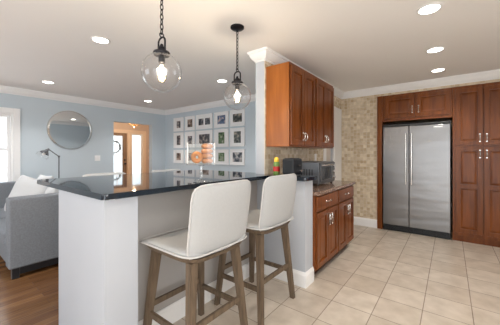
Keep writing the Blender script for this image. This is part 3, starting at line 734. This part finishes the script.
# ------------------------------------------------------------------ recessed ceiling lights
def can(x, y, label, power, col):
    t = thing('recessed_light', label, 'ceiling light', (x, y, H), 0, 'recessed ceiling lights')
    bm = B(); lathe(bm, [(0.070, -0.0005), (0.088, -0.0005), (0.088, -0.004), (0.080, -0.008), (0.070, -0.006)], seg=28, closed=True); obj('trim_ring', bm, 'white', t, True)
    bm = B(); lathe(bm, [(0, -0.003), (0.0695, -0.003), (0.0695, -0.0008), (0, -0.0008)], seg=28); obj('lens', bm, 'can', t)
    d = bpy.data.lights.new('downlight', 'SPOT'); d.energy = power; d.color = col; d.spot_size = 2.2; d.spot_blend = 0.8; d.shadow_soft_size = 0.07
    lo = bpy.data.objects.new('downlight', d); C.objects.link(lo); lo.parent = t; lo.location = (0, 0, -0.02)
warm = (1, 0.95, 0.88); neut = (1, 0.98, 0.96)
can(-0.13, 2.48, 'round recessed light in the kitchen ceiling, farthest from the refrigerator of the three in view', 20, warm)
can(-0.13, 3.49, 'round recessed light in the kitchen ceiling, middle of the row of three', 20, warm)
can(-0.13, 4.36, 'round recessed light in the kitchen ceiling, closest to the refrigerator', 20, warm)
for y_, nm_ in ((1.47, 'added unseen fill light in the kitchen ceiling beside the bar stools, outside the picture'), (0.4, 'added unseen fill light in the kitchen ceiling over the camera'), (-0.75, 'added unseen fill light in the kitchen ceiling closest to the patio door')):  # three unseen downlights added to brighten the room
    can(-0.13, y_, nm_, 11 if y_ < 1 else 16, warm)
can(-2.78, 1.12, 'round recessed light in the living-room ceiling above the sofa end of the bar', 36, neut)
can(-5.07, 1.26, 'round recessed light in the living-room ceiling between window and mirror', 36, neut)
can(-2.83, 2.92, 'round recessed light in the ceiling before the picture wall', 36, neut)
can(-5.17, 3.04, 'round recessed light in the ceiling outside the hall opening', 36, neut)

# ------------------------------------------------------------------ living room
# round mirror
t = thing('round_mirror', 'round wall mirror with thin silver rim on the blue wall', 'mirror', (-6, 1.85, 1.77))
RX = Matrix.Rotation(PI/2, 4, 'Y')
bm = B(); lathe(bm, [(0, 0.001), (0.372, 0.001), (0.372, 0.012), (0.345, 0.016), (0, 0.016)], seg=56, mtx=RX); obj('glass', bm, 'mirror', t, 20)
bm = B(); lathe(bm, [(0.3725, 0.0005), (0.385, 0.0005), (0.385, 0.02), (0.3725, 0.02)], seg=56, closed=True, mtx=RX); obj('rim', bm, 'chrome', t, 30)

# picture wall
cols = [(-5.61, -5.215), (-5.145, -4.79), (-4.73, -4.19), (-4.125, -3.70), (-3.655, -3.26)]
rows = [(1.865, 2.205), (1.445, 1.83), (1.06, 1.39)]
rn = ['top', 'middle', 'bottom']; cn = ['first from the room corner', 'second from the room corner', 'in the centre column', 'second from the dividing wall', 'nearest the dividing wall']
pics = {(0, 0): ('dark couple photo', .38, .52), (0, 1): ('brown portrait photo', .5, .55), (0, 2): ('two small photos side by side', .30, .44), (0, 3): ('blue group photo', .55, .55), (0, 4): ('dark landscape photo', .62, .5),
        (1, 0): ('narrow dark upright photo', .36, .62), (1, 1): ('grey portrait photo', .46, .46), (1, 2): ('wide dark group photo', .66, .56), (1, 3): ('green upright photo', .42, .64), (1, 4): ('dark upright photo', .48, .62),
        (2, 0): ('brown couple photo', .42, .54), (2, 1): ('pale portrait photo', .42, .55), (2, 2): ('orange-brown photo', .55, .55), (2, 3): ('green garden photo', .42, .56), (2, 4): ('grey landscape photo', .64, .6)}
pal = [((0.02, 0.02, 0.03), (0.10, 0.10, 0.11), (0.42, 0.36, 0.32)), ((0.03, 0.02, 0.015), (0.16, 0.11, 0.08), (0.45, 0.36, 0.3)), ((0.02, 0.025, 0.035), (0.12, 0.13, 0.15), (0.5, 0.45, 0.42)),
       ((0.03, 0.06, 0.13), (0.12, 0.18, 0.30), (0.5, 0.4, 0.36)), ((0.015, 0.02, 0.02), (0.10, 0.11, 0.10), (0.4, 0.34, 0.28)), ((0.02, 0.05, 0.02), (0.09, 0.16, 0.06), (0.34, 0.36, 0.28))]
pi_ = {(0, 0): 0, (0, 1): 1, (0, 2): 2, (0, 3): 3, (0, 4): 4, (1, 0): 0, (1, 1): 2, (1, 2): 0, (1, 3): 5, (1, 4): 4, (2, 0): 1, (2, 1): 2, (2, 2): 1, (2, 3): 5, (2, 4): 2}
for r_, (za, zb) in enumerate(rows):
    for c_, (xa, xb) in enumerate(cols):
        desc, fw, fh = pics[(r_, c_)]; W = xb-xa; HH = zb-za
        t = thing('picture_frame', f'white frame with {desc}, {rn[r_]} row, {cn[c_]}', 'picture frame', ((xa+xb)/2, YG, za), 0, 'white frames on the picture wall')
        bm = B(); f_ = 0.022
        box(bm, (-W/2, -0.028, 0), (-W/2+f_, -0.001, HH), 0.003); box(bm, (W/2-f_, -0.028, 0), (W/2, -0.001, HH), 0.003)
        box(bm, (-W/2+f_, -0.028, 0), (W/2-f_, -0.001, f_), 0.003); box(bm, (-W/2+f_, -0.028, HH-f_), (W/2-f_, -0.001, HH), 0.003); obj('frame', bm, 'white', t)
        bm = B(); box(bm, (-W/2+f_, -0.014, f_), (W/2-f_, -0.003, HH-f_)); obj('mat_board', bm, 'white', t)
        rects = [(-0.5, 0.5)] if (r_, c_) != (0, 2) else None
        m = picture(f'photo_print_{r_*5+c_}', *pal[pi_[(r_, c_)]], r_*5+c_+1)
        spans = [(-fw*W/2, fw*W/2)] if rects else [(-0.36*W, -0.05*W), (0.05*W, 0.36*W)]
        for sa, sb in spans:
            bm = B(); box(bm, (sa, -0.016, HH*(0.5-fh/2)), (sb, -0.0145, HH*(0.5+fh/2))); obj('photo', bm, m, t)

# sofa (faces -y, end arm towards the kitchen)
t = thing('sofa', 'grey woven fabric sofa with track arms and black plinth, beyond the peninsula', 'sofa', (-4.6, 1.0, 0))
x0, x1, y0, y1 = -1.07, 1.09, -0.45, 0.42
bm = B(); box(bm, (x1-0.17, y0, 0.11), (x1, y1, 0.835), 0.02, 3); obj('arm', bm, 'sofa', t, 40)
bm = B(); box(bm, (x0, y0, 0.11), (x0+0.17, y1, 0.84), 0.02, 3); obj('arm', bm, 'sofa', t, 40)
bm = B(); box(bm, (x0+0.171, y1-0.2, 0.11), (x1-0.171, y1, 0.80), 0.03, 3); obj('backrest', bm, 'sofa', t, 40)
bm = B(); box(bm, (x0+0.171, y0+0.02, 0.11), (x1-0.171, y1-0.201, 0.30), 0.01); obj('seat_base', bm, 'sofa', t)
xm = (x0+x1)/2
for a, b in ((x0+0.174, xm-0.003), (xm+0.003, x1-0.174)):
    bm = B(); box(bm, (a, y0-0.01, 0.302), (b, y1-0.205, 0.46), 0.035, 4); obj('seat_cushion', bm, 'sofa', t, 40)
bm = B(); box(bm, (x0+0.03, y0+0.09, 0.04), (x1-0.025, y1-0.03, 0.1095)); obj('plinth', bm, 'black', t)
for a in (x0+0.06, x1-0.06):
    for b in (y0+0.06, y1-0.06):
        bm = B(); box(bm, (a-0.03, b-0.03, 0), (a+0.03, b+0.03, 0.1095 if b < 0 else 0.0395), 0.003); obj('leg', bm, 'black', t)

def pillow(loc, rot, w_, h_, th, label):
    bm = B()
    def f(u, v, s):
        a, b = 2*u-1, 2*v-1; e = (1-a**4)*(1-b**4); pin = 1-0.07*(1-abs(a))*abs(b)**3; pin2 = 1-0.07*(1-abs(b))*abs(a)**3
        return Vector((a*w_/2*pin2, (0.006+th/2*max(0, e)**0.55)*(1 if s else -1), b*h_/2*pin))
    shell(bm, f, 16, 16); o = obj('throw_pillow', bm, 'pillow', None, True, subsurf=1); o.location = loc; o.rotation_euler = rot
    return tag(o, label, 'pillow', 'white throw pillows on the sofa')
pillow((-4.34, 0.86, 0.745), (math.radians(-20), 0.12, math.radians(20)), 0.56, 0.5, 0.17, 'large white throw pillow filling the middle of the sofa')
pillow((-4.73, 1.125, 0.76), (math.radians(-8), 0.0, 0.05), 0.5, 0.44, 0.13, 'white throw pillow standing against the sofa back, behind the large one')
pillow((-3.90, 0.99, 0.70), (math.radians(-14), 0.0, math.radians(-14)), 0.42, 0.42, 0.15, 'white throw pillow against the near sofa arm beside the peninsula')

# floor lamp with adjustable arm
t = thing('floor_lamp', 'metal task floor lamp with clear dome shade behind the sofa', 'floor lamp', (-5.60, 1.55, 0))
bm = B(); lathe(bm, [(0, 0), (0.12, 0), (0.12, 0.012), (0.03, 0.022), (0, 0.022)], seg=28); obj('base', bm, 'oven', t, True)
bm = B(); tube(bm, [(0, 0, 0.02), (0, 0, 1.245)], 0.010, 10); obj('pole', bm, 'oven', t, True)
bm = B(); tube(bm, [(0, 0, 1.245), (0, -0.155, 1.375)], 0.008, 8); lathe(bm, [(0, -0.02), (0.018, -0.012), (0.018, 0.012), (0, 0.02)], (0, 0, 1.245), 12); lathe(bm, [(0, -0.016), (0.015, -0.01), (0.015, 0.01), (0, 0.016)], (0, -0.155, 1.375), 12); obj('arm', bm, 'oven', t, True)
mt = Matrix.Translation((0, -0.165, 1.37)) @ Matrix.Rotation(math.radians(-35), 4, 'X')
bm = B(); lathe(bm, [(0, 0.0), (0.022, -0.005), (0.03, -0.03), (0.058, -0.06), (0.075, -0.085), (0.072, -0.085), (0.05, -0.058), (0.02, -0.03), (0, -0.02)], seg=22, mtx=mt); hd = obj('lamp_head', bm, 'oven', t, True)
bm = B(); lathe(bm, [(0.074, -0.085), (0.095, -0.12), (0.09, -0.16), (0.087, -0.16), (0.091, -0.12), (0.071, -0.086)], seg=22, mtx=mt, closed=True); tag(obj('lamp_shade', bm, 'glass', hd, True), 'clear glass shade')
bm = B(); lathe(bm, [(0, -0.05), (0.016, -0.06), (0.026, -0.09), (0.018, -0.115), (0, -0.122)], seg=14, mtx=mt); obj('bulb', bm, 'white', hd, True)

# wreath on front door
bm = B(); cen = Vector((FX-0.022, 4.06, 1.53))
for k in range(150):
    a = random.random()*2*PI; rr_ = 0.20+random.gauss(0, 0.022); p = cen+Vector((random.uniform(-0.008, 0.014), math.cos(a)*rr_, math.sin(a)*rr_))
    d = Vector((random.uniform(-0.05, 0.25), -math.sin(a)+random.uniform(-.6, .6), math.cos(a)+random.uniform(-.6, .6))).normalized()
    s = frame_of(d)[0]*0.014; n = d.cross(s).normalized()*0.004; L = d*0.05
    vs = [bm.verts.new(p-L*0.5), bm.verts.new(p+s+n), bm.verts.new(p+L*0.7), bm.verts.new(p-s+n), bm.verts.new(p-n)]
    for q in ((0, 1, 4), (1, 2, 4), (2, 3, 4), (3, 0, 4), (0, 3, 1), (1, 3, 2)): bm.faces.new([vs[i] for i in q])
torus(bm, cen, 0.20, 0.013, 28, 6, (1, 0, 0))
tag(obj('wreath', bm, 'wreath', None), 'dark leafy wreath hanging on the glass of the front door', 'wreath')

# entrance chandelier
t = thing('chandelier', 'small brass chandelier with glowing shades in the entrance hall', 'chandelier', (-7.5, 3.96, H))
bm = B(); lathe(bm, [(0, 0), (0.06, 0), (0.055, -0.02), (0.01, -0.03), (0.008, -0.12), (0.025, -0.15), (0.03, -0.20), (0.012, -0.25), (0.02, -0.29), (0.012, -0.33), (0, -0.35)], seg=18); obj('stem', bm, 'brass', t, True)
for k in range(6):
    a = 2*PI*k/6+0.3; c, s = math.cos(a), math.sin(a)
    bm = B(); tube(bm, [(c*0.015, s*0.015, -0.25), (c*0.07, s*0.07, -0.29), (c*0.14, s*0.14, -0.28), (c*0.165, s*0.165, -0.245)], 0.006, 6); lathe(bm, [(0, -0.245), (0.02, -0.245), (0.024, -0.235), (0, -0.235)], (c*0.165, s*0.165, 0), 10); ar = obj('arm', bm, 'brass', t, True)
    bm = B(); lathe(bm, [(0, -0.234), (0.02, -0.230), (0.036, -0.19), (0.045, -0.15), (0.041, -0.15), (0.032, -0.19), (0, -0.22)], (c*0.165, s*0.165, 0), 12); obj('shade', bm, 'candle', ar, True)
d = bpy.data.lights.new('chandelier_glow', 'POINT'); d.energy = 26; d.color = (1, 0.78, 0.56); d.shadow_soft_size = 0.04
lo = bpy.data.objects.new('chandelier_glow', d); C.objects.link(lo); lo.parent = t; lo.location = (0, 0, -0.40)
